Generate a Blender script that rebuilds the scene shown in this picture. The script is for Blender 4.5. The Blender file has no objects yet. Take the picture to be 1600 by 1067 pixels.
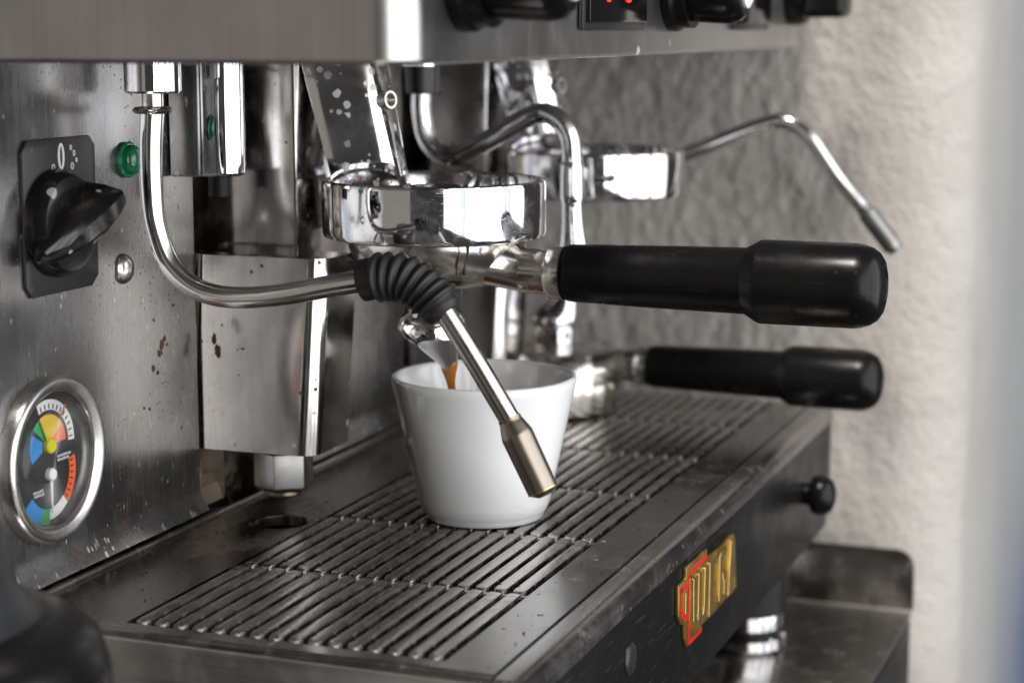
import bpy, bmesh, math, random
from mathutils import Vector, Matrix, noise

S = bpy.context.scene
COL = S.collection
random.seed(7)
R = math.radians
PI = math.pi

# ------------------------------------------------------------------ camera
yaw, pit = R(20.4), R(9.1)
fw = Vector((math.cos(yaw)*math.cos(pit), math.sin(yaw)*math.cos(pit), -math.sin(pit)))
rt = Vector((math.sin(yaw), -math.cos(yaw), 0))
up = rt.cross(fw)
cam = bpy.data.cameras.new('camera')
cam.sensor_width = 36.0
cam.lens = 3044.0/1600.0*36.0
cam.clip_start, cam.clip_end = 0.01, 100
cam.dof.use_dof = True
cam.dof.focus_distance = 0.725
cam.dof.aperture_fstop = 8.5
camo = bpy.data.objects.new('camera', cam)
COL.objects.link(camo)
M3 = Matrix((rt, up, -fw)).transposed()
camo.matrix_world = Matrix.Translation((-0.7258, -0.2820, 0.1972)) @ M3.to_4x4()
S.camera = camo

# ------------------------------------------------------------------ world, lamps, exposure
w = bpy.data.worlds.new('World')
S.world = w
w.use_nodes = True
w.node_tree.nodes['Background'].inputs[0].default_value = (0.044, 0.0415, 0.040, 1)
w.node_tree.nodes['Background'].inputs[1].default_value = 1.0

def area(name, loc, target, sx, sy, power, col):
    l = bpy.data.lights.new(name, 'AREA')
    l.shape = 'RECTANGLE'; l.size = sx; l.size_y = sy
    l.energy = power; l.color = col
    o = bpy.data.objects.new(name, l)
    COL.objects.link(o)
    o.location = loc
    o.rotation_euler = (Vector(target)-Vector(loc)).to_track_quat('-Z', 'Y').to_euler()
    return o
# the tall glazed front on the operator's side: upright lights of glass of different width, brightness and tint; a skylight high behind the camera
wx = -2.75
for ww, lum, wc in ((.42, 5.0, (1.0, .98, .95)), (.26, 2.2, (.90, .95, 1.0)), (.50, 4.2, (1.0, .985, .96)), (.16, 1.3, (.72, .84, 1.0)), (.44, 3.4, (.97, .98, 1.0)), (.22, 4.6, (1.0, .99, .97)),
                    (.34, 2.0, (.70, .82, 1.0)), (.40, 3.8, (.98, .985, 1.0)), (.18, 1.6, (.66, .80, 1.0)), (.46, 3.0, (1.0, .98, .95)), (.30, 2.0, (.84, .92, 1.0))):
    wh = 2.6
    area('window_light', (wx+ww/2, -1.75, .55), (wx+ww/2, 0, .55), ww, wh, lum*ww*wh*PI, wc)
    wx += ww+.035
area('room_fill', (-2.3, 1.15, 0.0), (0, 0, 0.08), 2.4, 2.4, .21*2.4*2.4*PI, (1.0, .92, .80))     # dim fill added behind the camera's left to lift steel and cup
area('skylight', (-0.78, -0.125, 2.40), (0.35, -0.07, 0.1), 0.42, 0.42, 66, (1.0, 0.962, 0.918))

S.view_settings.view_transform = 'Standard'
S.view_settings.look = 'None'
S.view_settings.exposure = 0.2
S.view_settings.gamma = 1.0
S.view_settings.use_curve_mapping = False
S.render.engine = 'CYCLES'
S.cycles.use_denoising = True
S.cycles.max_bounces = 10
S.cycles.glossy_bounces = 8
S.cycles.caustics_reflective = False
S.cycles.caustics_refractive = False

# ------------------------------------------------------------------ material tools
class N:
    def __init__(s, name):
        s.m = bpy.data.materials.new(name); s.m.use_nodes = True
        s.t = s.m.node_tree
        s.b = s.t.nodes['Principled BSDF']
        s.tc = s.t.nodes.new('ShaderNodeTexCoord').outputs['Object']
    def link(s, a, b): s.t.links.new(a, b)
    def put(s, sock, v):
        if hasattr(v, 'is_linked'): s.link(v, sock)
        else: sock.default_value = v
    def vec(s, scale, off=(0, 0, 0)):
        n = s.t.nodes.new('ShaderNodeMapping')
        n.inputs['Scale'].default_value = scale; n.inputs['Location'].default_value = off
        s.link(s.tc, n.inputs[0]); return n.outputs[0]
    def noise(s, scale, detail=3, vec=None, rough=.55):
        n = s.t.nodes.new('ShaderNodeTexNoise')
        n.inputs['Scale'].default_value = scale; n.inputs['Detail'].default_value = detail
        n.inputs['Roughness'].default_value = rough
        s.link(vec if vec is not None else s.tc, n.inputs['Vector']); return n.outputs['Fac']
    def voro(s, scale, vec=None):
        n = s.t.nodes.new('ShaderNodeTexVoronoi'); n.inputs['Scale'].default_value = scale
        s.link(vec if vec is not None else s.tc, n.inputs['Vector'])
        return n.outputs['Distance'], n.outputs['Color']
    def math(s, op, a, b=0.0, clamp=False):
        n = s.t.nodes.new('ShaderNodeMath'); n.operation = op; n.use_clamp = clamp
        s.put(n.inputs[0], a); s.put(n.inputs[1], b); return n.outputs[0]
    def ramp(s, f, lo, hi, a=0.0, b=1.0):
        n = s.t.nodes.new('ShaderNodeMapRange'); n.clamp = True
        s.put(n.inputs[0], f); n.inputs[1].default_value = lo; n.inputs[2].default_value = hi
        n.inputs[3].default_value = a; n.inputs[4].default_value = b; return n.outputs[0]
    def sep(s, v):
        n = s.t.nodes.new('ShaderNodeSeparateXYZ'); s.link(v, n.inputs[0]); return n.outputs
    def mixc(s, f, a, b):
        n = s.t.nodes.new('ShaderNodeMix'); n.data_type = 'RGBA'
        s.put(n.inputs[0], f)
        for i, c in ((6, a), (7, b)):
            if hasattr(c, 'is_linked'): s.link(c, n.inputs[i])
            else: n.inputs[i].default_value = (*c, 1)
        return n.outputs[2]
    def mixf(s, f, a, b):
        n = s.t.nodes.new('ShaderNodeMix'); n.data_type = 'FLOAT'
        s.put(n.inputs[0], f); s.put(n.inputs[2], a); s.put(n.inputs[3], b); return n.outputs[0]
    def bump(s, h, strength, dist):
        n = s.t.nodes.new('ShaderNodeBump')
        n.inputs['Strength'].default_value = strength; n.inputs['Distance'].default_value = dist
        s.link(h, n.inputs['Height']); s.link(n.outputs[0], s.b.inputs['Normal'])
    def spots(s, scale, keep, rmax, stretch=(1, 1, 1)):
        """round dried drops: one per voronoi cell, only in a share of the cells, of different sizes"""
        v = s.vec(stretch)
        w2 = s.noise(scale*2.2, 1, v)
        d, c = s.voro(scale, v)
        ch = s.sep(c)
        size = s.math('MULTIPLY', s.math('POWER', ch[1], 1.6), rmax*1.7)
        d = s.math('ADD', d, s.math('MULTIPLY', s.math('SUBTRACT', w2, .5), .12))
        inside = s.ramp(s.math('SUBTRACT', d, size), -.03, .015, 1, 0)
        return s.math('MULTIPLY', inside, s.math('GREATER_THAN', ch[0], 1-keep))

def plain(name, col, rough=.5, metal=0.0, coat=0.0, noise_amt=.15, nscale=120, bump=0.0, spec=.5):
    n = N(name)
    f = n.noise(nscale, 4)
    n.link(n.mixc(f, tuple(c*(1-noise_amt) for c in col), tuple(min(1, c*(1+noise_amt)) for c in col)), n.b.inputs['Base Color'])
    n.b.inputs['Metallic'].default_value = metal
    n.link(n.ramp(n.noise(nscale*.6, 3), .3, .7, rough*.85, min(1, rough*1.15)), n.b.inputs['Roughness'])
    n.b.inputs['Coat Weight'].default_value = coat
    n.b.inputs['Specular IOR Level'].default_value = spec
    if bump: n.bump(f, .4, bump)
    return n.m

def metal(name, col, rough, brush=None, brush_amt=.1, smudge=.12, drops=0.0, drop_scale=70, drop_r=.3, drop_stretch=(1, 1, 1), drop_col=(.86, .86, .83), drop_mix=.8,
          grounds=0.0, rust=0.0, ring=None, film=0.0, film_col=(.20, .13, .07), bump=0.00002, scratch=0.0):
    n = N(name)
    b = n.b
    sm = n.noise(28, 5)
    sm2 = n.noise(140, 4)
    rough_s = n.math('ADD', rough, n.math('MULTIPLY', n.math('SUBTRACT', sm, .5), smudge*1.6))
    colr = n.mixc(n.ramp(sm, .35, .7), tuple(c*.86 for c in col), col)
    h = None
    if brush:
        sc = [1400, 1400, 1400]; sc['xyz'.index(brush)] = 14
        br = n.noise(1.0, 3, n.vec(sc))
        rough_s = n.math('ADD', rough_s, n.math('MULTIPLY', n.math('SUBTRACT', br, .5), brush_amt*2))
        colr = n.mixc(n.ramp(br, .3, .7), n.mixc(.14, colr, (0, 0, 0)), colr)
        h = br
    met = 1.0
    if scratch:
        v = n.t.nodes.new('ShaderNodeMapping')
        v.inputs['Rotation'].default_value = (R(22), 0, R(10)); v.inputs['Scale'].default_value = (300, 55, 2600)
        n.link(n.tc, v.inputs[0])
        sc_ = n.ramp(n.noise(1.0, 2, v.outputs[0]), .60, .68)
        sc_ = n.math('MULTIPLY', sc_, n.ramp(n.noise(45, 2), .48, .62))
        rough_s = n.math('ADD', rough_s, n.math('MULTIPLY', sc_, scratch))
    if film:
        f = n.math('MULTIPLY', n.ramp(n.noise(55, 6, rough=.7), .50, .72), film)
        colr = n.mixc(f, colr, film_col)
        rough_s = n.math('ADD', rough_s, n.math('MULTIPLY', f, .35))
        met = n.math('SUBTRACT', met, n.math('MULTIPLY', f, .75))
    if rust:
        f = n.math('MULTIPLY', n.ramp(n.noise(75, 6, n.vec((1, 1, 1), (.3, .1, .7)), rough=.75), .58, .66), rust)
        colr = n.mixc(f, colr, (.17, .062, .022))
        rough_s = n.math('ADD', rough_s, n.math('MULTIPLY', f, .4), True)
        met = n.math('SUBTRACT', met, f)
    if ring:
        p = n.sep(n.tc)
        dx = n.math('MULTIPLY', n.math('SUBTRACT', p[0], ring[0]), 1/ring[2]); dy = n.math('MULTIPLY', n.math('SUBTRACT', p[1], ring[1]), 1/ring[3])
        dd = n.math('SQRT', n.math('ADD', n.math('MULTIPLY', dx, dx), n.math('MULTIPLY', dy, dy)))
        dd = n.math('ADD', dd, n.math('MULTIPLY', n.math('SUBTRACT', n.noise(70, 4), .5), .9))
        f = n.math('MULTIPLY', n.ramp(dd, .35, .85), n.ramp(dd, .9, 1.15, 1, 0))
        f = n.math('MULTIPLY', f, n.ramp(n.noise(160, 5), .38, .62, .15, .75))
        colr = n.mixc(f, colr, (.19, .105, .035))
        rough_s = n.math('ADD', rough_s, n.math('MULTIPLY', f, .2))
        met = n.math('SUBTRACT', met, n.math('MULTIPLY', f, .7))
    if grounds:
        m = n.spots(430, grounds, .33)
        m = n.math('MULTIPLY', m, n.ramp(n.noise(38, 3, n.vec((1, 1, 1), (.9, .2, .4))), .50, .58))
        colr = n.mixc(m, colr, (.085, .030, .014))
        rough_s = n.math('MAXIMUM', rough_s, n.math('MULTIPLY', m, .7))
        met = n.math('SUBTRACT', met, m)
    if drops:
        m = n.spots(drop_scale, drops, drop_r, drop_stretch)
        m = n.math('MULTIPLY', m, n.ramp(n.noise(drop_scale*.35, 2), .35, .65, drop_mix*.35, drop_mix))
        colr = n.mixc(m, colr, drop_col)
        rough_s = n.math('MAXIMUM', rough_s, n.math('MULTIPLY', m, .6))
        met = n.math('SUBTRACT', met, n.math('MULTIPLY', m, .9))
    n.link(colr, b.inputs['Base Color'])
    n.link(n.math('MAXIMUM', rough_s, .015), b.inputs['Roughness'])
    n.put(b.inputs['Metallic'], met if hasattr(met, 'is_linked') else 1.0)
    if bump:
        n.bump(h if h is not None else sm2, .35, bump)
    return n.m

M = {}
M['chrome'] = metal('chrome', (.80, .80, .81), .045, smudge=.05, drops=.16, drop_scale=150, drop_r=.22, drop_col=(.62, .60, .55), bump=0, film=.12)
M['collar'] = metal('collar_chrome', (.82, .82, .84), .05, smudge=.03, drops=.13, drop_scale=120, drop_r=.22, bump=0, film=.24, film_col=(.16, .08, .035), scratch=.34)
M['neck'] = metal('neck_chrome', (.80, .80, .82), .05, smudge=.04, drops=.75, drop_scale=300, drop_r=.36, drop_col=(.86, .83, .74), bump=0, film=.15)
M['well'] = metal('coffee_stained_well', (.46, .43, .40), .16, smudge=.12, film=.9, film_col=(.055, .030, .016), grounds=.8, bump=.00005)
M['cast'] = metal('cast_chrome', (.70, .67, .62), .20, smudge=.10, film=.55, film_col=(.20, .11, .05), drops=.1, drop_scale=160, drop_r=.2, bump=.0001, grounds=.25)
M['tube'] = metal('tube_steel', (.80, .79, .78), .15, smudge=.08, bump=0, film=.12)
M['lower'] = metal('worn_tube', (.50, .465, .43), .24, smudge=.10, film=.25, film_col=(.26, .18, .10), bump=0)
M['tip'] = metal('stained_tip', (.33, .285, .235), .34, smudge=.10, film=.6, film_col=(.30, .19, .08), bump=.00003)
M['panel'] = metal('panel_steel', (.385, .376, .37), .26, brush='z', brush_amt=.07, drops=.42, drop_scale=430, drop_r=.27, drop_stretch=(1, 1, .30), drop_mix=.6, grounds=.3, film=.07)
M['housing'] = metal('housing_steel', (.56, .545, .53), .31, brush='z', brush_amt=.05, drops=.10, drop_scale=45, drop_r=.2, film=.06)
M['housing_end'] = M['housing']
M['box'] = metal('cover_steel', (.70, .675, .655), .135, brush='z', brush_amt=.035, smudge=.07, drops=.22, drop_scale=120, drop_r=.14, grounds=.10, film=.10, bump=.000004)
M['body'] = metal('body_steel', (.62, .595, .575), .15, brush='z', brush_amt=.05, smudge=.07, drops=.25, drop_scale=130, drop_r=.16, grounds=.08, film=.14, bump=.000006)
M['tray'] = metal('tray_steel', (.30, .287, .275), .21, brush='x', brush_amt=.05, drops=.05, drop_scale=190, drop_r=.12, grounds=.22, rust=.15, ring=(-.045, .080, .045, .021), film=.12, film_col=(.11, .07, .04))
M['bar'] = metal('bar_steel', (.50, .475, .445), .25, brush='x', brush_amt=.06, drops=.05, drop_scale=190, drop_r=.15, grounds=.3, rust=.22, film=.14, film_col=(.14, .09, .05))
M['strip'] = metal('strip_steel', (.42, .405, .39), .25, brush='x', brush_amt=.06, grounds=.2, rust=.15, film=.10, film_col=(.12, .08, .05))
M['side'] = metal('side_steel', (.52, .50, .48), .42, brush='y', brush_amt=.06, film=.1)
M['dirty'] = metal('dirty_steel', (.42, .37, .30), .30, film=.8, film_col=(.26, .13, .035), rust=.8)
M['nut'] = metal('zinc', (.29, .29, .28), .33, smudge=.12, film=.30, film_col=(.34, .29, .20), bump=.00006, drops=.15, drop_scale=200)
M['bezel'] = metal('bezel_steel', (.64, .63, .61), .27, smudge=.08, film=.15, bump=.00002)
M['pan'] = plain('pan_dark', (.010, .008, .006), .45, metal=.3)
M['counter'] = metal('counter_steel', (.37, .345, .32), .22, brush='y', brush_amt=.05, smudge=.12, film=.3, film_col=(.16, .11, .07), drops=.06, drop_scale=220, drop_r=.2, drop_mix=.4)
M['dark'] = plain('dark_edge', (.008, .008, .008), .45, spec=.2)
M['black'] = plain('black_bakelite', (.0058, .0056, .0055), .30, noise_amt=.2, nscale=200, spec=.26)
def mk_black():
    n = N('worn_bakelite')
    f = n.noise(55, 5, rough=.65); g = n.noise(420, 3)
    v = n.t.nodes.new('ShaderNodeMapping')
    v.inputs['Rotation'].default_value = (R(12), R(20), R(7)); v.inputs['Scale'].default_value = (1500, 40, 700)
    n.link(n.tc, v.inputs[0])
    sc = n.math('MULTIPLY', n.ramp(n.noise(1, 2, v.outputs[0]), .63, .70), n.ramp(f, .45, .6))
    du = n.math('MULTIPLY', n.spots(420, .12, .2), .6)
    c = n.mixc(n.math('MULTIPLY', sc, .5), (.0055, .0053, .0052), (.030, .029, .028))
    c = n.mixc(n.math('MULTIPLY', du, .4), c, (.05, .045, .04))
    n.link(c, n.b.inputs['Base Color'])
    n.link(n.math('ADD', n.ramp(f, .3, .7, .18, .34), n.math('MULTIPLY', g, .05)), n.b.inputs['Roughness'])
    n.b.inputs['Specular IOR Level'].default_value = .2
    n.bump(g, .10, .00008)
    return n.m
M['black'] = mk_black()
M['grip'] = plain('black_rubber', (.010, .0098, .0095), .50, noise_amt=.25, nscale=260, bump=.00006)
M['plastic'] = plain('grey_black_plastic', (.014, .015, .0165), .36)
M['screen'] = plain('display_black', (.006, .006, .006), .12)
M['gold'] = metal('gold', (.86, .63, .22), .30, smudge=.08, film=.12, film_col=(.20, .10, .02), bump=.00003)
M['gold_base'] = metal('tarnished_gold', (.50, .345, .095), .36, smudge=.1, film=.45, film_col=(.10, .055, .015), bump=.00003)
M['red'] = plain('red_enamel', (.62, .022, .012), .22, coat=.4, noise_amt=.08)
M['white'] = plain('white_print', (.72, .72, .70), .5)
M['yellow'] = plain('yellow_print', (.72, .47, .03), .5)
M['needle_y'] = plain('yellow_needle', (.55, .48, .02), .4)
M['orange'] = plain('orange_print', (.80, .12, .03), .5)
M['blue'] = plain('blue_print', (.03, .22, .55), .5)
M['greenp'] = plain('green_print', (.02, .30, .10), .5)
M['dialblack'] = plain('dial_black', (.012, .012, .012), .45)

def mk_plate():
    n = N('switch_plate_black')
    d = n.spots(190, .22, .26)
    d2 = n.math('MULTIPLY', n.spots(300, .3, .3), n.ramp(n.noise(55, 3), .5, .6))
    c = n.mixc(d, (.017, .017, .018), (.34, .34, .33))
    c = n.mixc(d2, c, (.10, .035, .014))
    n.link(c, n.b.inputs['Base Color'])
    n.link(n.mixf(d, .38, .6), n.b.inputs['Roughness'])
    return n.m
M['plate'] = mk_plate()

def mk_knob():
    n = N('knob_black')
    d = n.spots(170, .14, .24)
    f = n.math('MULTIPLY', n.ramp(n.noise(210, 6, rough=.75), .50, .66), n.ramp(n.noise(45, 2), .48, .6, 0, .55))
    c = n.mixc(f, (.006, .006, .006), (.050, .030, .019))
    c = n.mixc(d, c, (.36, .36, .35))
    n.link(c, n.b.inputs['Base Color'])
    n.link(n.mixf(f, .16, .6), n.b.inputs['Roughness'])
    return n.m
M['knob'] = mk_knob()

def mk_front():
    n = N('front_panel_black')
    v = n.t.nodes.new('ShaderNodeMapping')
    v.inputs['Rotation'].default_value = (0, R(25), 0); v.inputs['Scale'].default_value = (60, 60, 900)
    n.link(n.tc, v.inputs[0])
    sc = n.ramp(n.noise(1, 3, v.outputs[0]), .60, .72)
    sp = n.spots(75, .22, .18, (1, 1, .5))
    sm = n.noise(35, 5)
    c = n.mixc(n.math('MULTIPLY', sc, .35), (.008, .008, .0085), (.075, .075, .08))
    c = n.mixc(n.math('MULTIPLY', sp, .7), c, (.30, .30, .31))
    n.link(c, n.b.inputs['Base Color'])
    n.link(n.ramp(sm, .3, .7, .26, .40), n.b.inputs['Roughness'])
    n.b.inputs['Specular IOR Level'].default_value = .09
    return n.m
M['front'] = mk_front()

def mk_china():
    n = N('white_china')
    n.b.inputs['Base Color'].default_value = (.86, .855, .84, 1)
    n.b.inputs['Roughness'].default_value = .12
    n.b.inputs['Subsurface Weight'].default_value = .12
    n.b.inputs['Subsurface Radius'].default_value = (.004, .003, .002)
    n.b.inputs['Coat Weight'].default_value = .25
    n.b.inputs['Coat Roughness'].default_value = .06
    n.bump(n.noise(60, 2), .12, .0004)
    return n.m
M['china'] = mk_china()

def mk_lamp():
    n = N('green_lens')
    n.b.inputs['Base Color'].default_value = (.002, .26, .11, 1)
    n.b.inputs['Roughness'].default_value = .08
    n.b.inputs['Subsurface Weight'].default_value = .5
    n.b.inputs['Subsurface Radius'].default_value = (.001, .005, .003)
    n.b.inputs['Coat Weight'].default_value = .6
    return n.m
M['lamp'] = mk_lamp()

def mk_glass():
    n = N('gauge_glass')
    t = n.t
    t.nodes.remove(n.b)
    tr = t.nodes.new('ShaderNodeBsdfTransparent'); gl_ = t.nodes.new('ShaderNodeBsdfGlossy'); fr = t.nodes.new('ShaderNodeLayerWeight'); mx = t.nodes.new('ShaderNodeMixShader')
    n.link(n.ramp(n.noise(60, 4), .3, .7, .03, .12), gl_.inputs['Roughness'])
    n.link(n.math('ADD', n.math('MULTIPLY', n.math('POWER', fr.outputs['Facing'], 4.0), .3), .03), mx.inputs[0]); n.link(tr.outputs[0], mx.inputs[1]); n.link(gl_.outputs[0], mx.inputs[2])
    n.link(mx.outputs[0], t.nodes['Material Output'].inputs[0])
    return n.m
M['glass'] = mk_glass()

def mk_coffee():
    n = N('coffee')
    n.link(n.mixc(n.ramp(n.noise(160, 3, n.vec((1, 1, .25))), .35, .65), (.30, .095, .012), (.52, .21, .04)), n.b.inputs['Base Color'])
    n.b.inputs['Roughness'].default_value = .15
    n.b.inputs['Subsurface Weight'].default_value = .4
    n.b.inputs['Subsurface Radius'].default_value = (.004, .002, .001)
    return n.m
M['coffee'] = mk_coffee()

def mk_led():
    n = N('red_led')
    n.b.inputs['Base Color'].default_value = (.4, .01, .005, 1)
    n.b.inputs['Emission Color'].default_value = (1, .03, .01, 1)
    n.b.inputs['Emission Strength'].default_value = 1.6
    return n.m
M['led'] = mk_led()
M['stain'] = plain('coffee_stain', (.055, .020, .008), .5, noise_amt=.4)

def mk_plaster(name, ca, cb):
    n = N(name)
    a = n.noise(70, 6, rough=.65); b_ = n.noise(260, 4); c_ = n.noise(12, 4)
    c = n.mixc(n.ramp(c_, .35, .65), ca, cb)
    xz = n.sep(n.tc)
    c = n.mixc(n.ramp(xz[0], .36, .60), c, (.30, .30, .298))   # colour blends to a cooler, darker grey along the return
    bl = n.math('MULTIPLY', n.ramp(xz[0], .52, .86), n.ramp(xz[2], -.10, -.27))           # blue tint growing low down and far along the return
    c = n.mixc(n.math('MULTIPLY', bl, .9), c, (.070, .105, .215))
    st = n.math('MULTIPLY', n.ramp(n.noise(42, 6, n.vec((1, 1, .55)), rough=.7), .62, .72), .5)
    c = n.mixc(st, c, (.24, .18, .12))
    n.link(c, n.b.inputs['Base Color'])
    n.b.inputs['Roughness'].default_value = .9
    n.b.inputs['Specular IOR Level'].default_value = .2
    n.bump(n.math('ADD', a, n.math('MULTIPLY', b_, .5)), .8, .0026)
    return n.m
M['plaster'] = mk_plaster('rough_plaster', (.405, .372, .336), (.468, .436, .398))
M['bluepaint'] = plain('blue_paint', (.15, .18, .26), .5)

# ------------------------------------------------------------------ mesh tools
def mesh_obj(name, verts, faces, mat, parent=None, smooth=35, bevel=None, bseg=2, loc=None):
    me = bpy.data.meshes.new(name)
    bm = bmesh.new()
    vs = [bm.verts.new(v) for v in verts]
    for f in faces:
        try: bm.faces.new([vs[i] for i in f])
        except ValueError: pass
    bmesh.ops.recalc_face_normals(bm, faces=bm.faces)
    if bevel:
        es = [e for e in bm.edges if len(e.link_faces) == 2 and e.calc_face_angle() > R(25)]
        bmesh.ops.bevel(bm, geom=es, offset=bevel, segments=bseg, profile=.5, affect='EDGES', clamp_overlap=True)
    bm.to_mesh(me); bm.free()
    return link_mesh(name, me, mat, parent, smooth)

def link_mesh(name, me, mat, parent=None, smooth=35):
    if mat is not None and not me.materials: me.materials.append(M[mat] if isinstance(mat, str) else mat)
    if smooth:
        me.polygons.foreach_set('use_smooth', [True]*len(me.polygons))
        me.set_sharp_from_angle(angle=R(smooth))
    o = bpy.data.objects.new(name, me)
    COL.objects.link(o)
    if parent is not None: attach(o, parent)
    return o

def world_loc(o):
    v = Vector((0, 0, 0))
    while o is not None:
        v = v + o.location if not o.get('_mesh') else v
        o = o.parent
    return v

def attach(o, parent):
    """meshes are written in their thing's own frame; an Empty above carries the placement"""
    o.parent = parent

def thing(name, label, cat, loc=(0, 0, 0), group=None):
    o = bpy.data.objects.new(name, None)
    o.empty_display_size = .02
    COL.objects.link(o); o.location = loc
    o['label'] = label; o['category'] = cat
    if group: o['group'] = group
    return o

def tag(o, label=None, cat=None, group=None, kind=None):
    if label: o['label'] = label
    if cat: o['category'] = cat
    if group: o['group'] = group
    if kind: o['kind'] = kind
    return o

def box(name, x, y, z, mat, parent=None, bevel=.0008, bseg=2):
    v = [(a, b, c) for a in x for b in y for c in z]
    f = [(0, 1, 3, 2), (4, 6, 7, 5), (0, 4, 5, 1), (2, 3, 7, 6), (0, 2, 6, 4), (1, 5, 7, 3)]
    return mesh_obj(name, v, f, mat, parent, bevel=bevel, bseg=bseg)

def loft(rings, closed=True, caps=True):
    n = len(rings[0]); v = [p for r in rings for p in r]; f = []
    for i in range(len(rings)-1):
        for j in range(n if closed else n-1):
            k = (j+1) % n
            f.append((i*n+j, i*n+k, (i+1)*n+k, (i+1)*n+j))
    if caps and closed:
        f.append(tuple(range(n))[::-1]); f.append(tuple((len(rings)-1)*n+j for j in range(n)))
    return v, f

def lathe(name, prof, c, axis, mat, parent=None, seg=64, smooth=35, caps=True):
    """prof: (radius, height) pairs along axis ('z', 'y-' = towards the operator, 'y+')"""
    rings = []
    for r, h in prof:
        ring = []
        for i in range(seg):
            a = 2*PI*i/seg
            u, v = max(r, 1e-5)*math.cos(a), max(r, 1e-5)*math.sin(a)
            if axis == 'z': p = (c[0]+u, c[1]+v, c[2]+h)
            elif axis == 'y-': p = (c[0]+u, c[1]-h, c[2]+v)
            else: p = (c[0]+u, c[1]+h, c[2]+v)
            ring.append(p)
        rings.append(ring)
    v, f = loft(rings, caps=caps)
    return mesh_obj(name, v, f, mat, parent, smooth=smooth)

def catmull(pts, n):
    P = [Vector(p) for p in pts]
    P = [P[0]*2-P[1]] + P + [P[-1]*2-P[-2]]
    out = []
    for i in range(1, len(P)-2):
        for k in range(n):
            t = k/n
            a, b, c, d = P[i-1], P[i], P[i+1], P[i+2]
            out.append(.5*((2*b)+(-a+c)*t+(2*a-5*b+4*c-d)*t*t+(-a+3*b-3*c+d)*t**3))
    out.append(P[-2]); return out

def tube(name, pts, rad, mat, parent=None, seg=20, n=10, curve=True, smooth=50):
    C = catmull(pts, n) if curve else [Vector(p) for p in pts]
    L = len(C)
    rings = []
    t0 = (C[1]-C[0]).normalized()
    nrm = t0.orthogonal().normalized()
    for i, p in enumerate(C):
        t = (C[min(i+1, L-1)]-C[max(i-1, 0)]).normalized()
        nrm = (nrm-t*nrm.dot(t)).normalized(); bn = t.cross(nrm)
        r = rad(i/(L-1)) if callable(rad) else rad
        rings.append([tuple(p+(nrm*math.cos(2*PI*k/seg)+bn*math.sin(2*PI*k/seg))*r) for k in range(seg)])
    v, f = loft(rings)
    return mesh_obj(name, v, f, mat, parent, smooth=smooth)

def prism_y(name, poly, y0, y1, mat, parent=None, bevel=None, bseg=2, smooth=30):
    """poly in (x, z), extruded in y"""
    v, f = loft([[(x, y0, z) for x, z in poly], [(x, y1, z) for x, z in poly]])
    return mesh_obj(name, v, f, mat, parent, smooth=smooth, bevel=bevel, bseg=bseg)

def prism_x(name, poly, x0, x1, mat, parent=None, bevel=None, smooth=30, bseg=2):
    v, f = loft([[(x0, y, z) for y, z in poly], [(x1, y, z) for y, z in poly]])
    return mesh_obj(name, v, f, mat, parent, smooth=smooth, bevel=bevel, bseg=bseg)

def arc(cx, cy, r, a0, a1, n):
    return [(cx+r*math.cos(R(a0+(a1-a0)*i/n)), cy+r*math.sin(R(a0+(a1-a0)*i/n))) for i in range(n+1)]

# ------------------------------------------------------------------ setting: plaster wall and its return
def grid_wall(name, fn, nu, nv, mat):
    v = []; f = []
    for i in range(nu+1):
        for j in range(nv+1): v.append(fn(i/nu, j/nv))
    for i in range(nu):
        for j in range(nv):
            a = i*(nv+1)+j; f.append((a, a+nv+1, a+nv+2, a+1))
    me = bpy.data.meshes.new(name); me.from_pydata(v, [], f)
    o = link_mesh(name, me, mat, None, smooth=180)
    return o

WX = .352
def wall_fn(u, v):
    z = -.42+.80*v
    s_ = u*1.20                                     # run along the plan line: flat wall, bullnose, return
    rb = .045; l1 = .30+.100; l2 = rb*PI/2
    if s_ < l1: p = Vector((WX, .30-s_)); nn = Vector((-1, 0)); y = .30-s_
    elif s_ < l1+l2:
        a = (s_-l1)/rb; p = Vector((WX+rb-rb*math.cos(a), -.100-rb*math.sin(a))); nn = Vector((-math.cos(a), -math.sin(a))); y = .30-s_
    else: p = Vector((WX+rb+(s_-l1-l2), -.100-rb)); nn = Vector((0, -1)); y = .30-s_
    n1 = noise.noise(Vector((y*70, z*50, 3.1))); n2 = noise.noise(Vector((y*190, z*130, 9.7))); n3 = noise.noise(Vector((y*9, z*7, 1.3))); n4 = noise.noise(Vector((y*260, z*190, 4.4)))
    k = max(.25, min(1, (l1+.02-s_)/.06)) if s_ > l1-.04 else 1
    d = k*(.0010*n1+.0010*n2+.0005*n4)+.0012*n3
    p = p+nn*d
    return (p.x, p.y, z)
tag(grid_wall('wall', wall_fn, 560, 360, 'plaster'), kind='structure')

# ------------------------------------------------------------------ counter
CZ = -.120
ct = thing('counter', 'steel worktop under the machine with an upturned lip at its wall end', 'counter', (0, 0, CZ))
box('top', (-.60, .3235), (-.127, .30), (-.002, 0), 'counter', ct, bevel=.0006)
lip = [(-.1275, .0005)] + [(-.1275+.010-.010*math.cos(R(a)), .0345-.010+.010*math.sin(R(a))) for a in range(0, 91, 15)] + [(.30, .0345), (.30, .0005)]
prism_x('end_lip', lip, .3240, .3256, 'counter', ct, bevel=.0004)
box('front_edge', (-.60, .3250), (-.1265, -.100), (-.046, -.0022), 'dark', ct, bevel=.003)

# ------------------------------------------------------------------ espresso machine
mc = thing('espresso_machine', 'two-group stainless steel espresso machine with black front and gold badge', 'espresso machine', (0, 0, 0))

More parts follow.
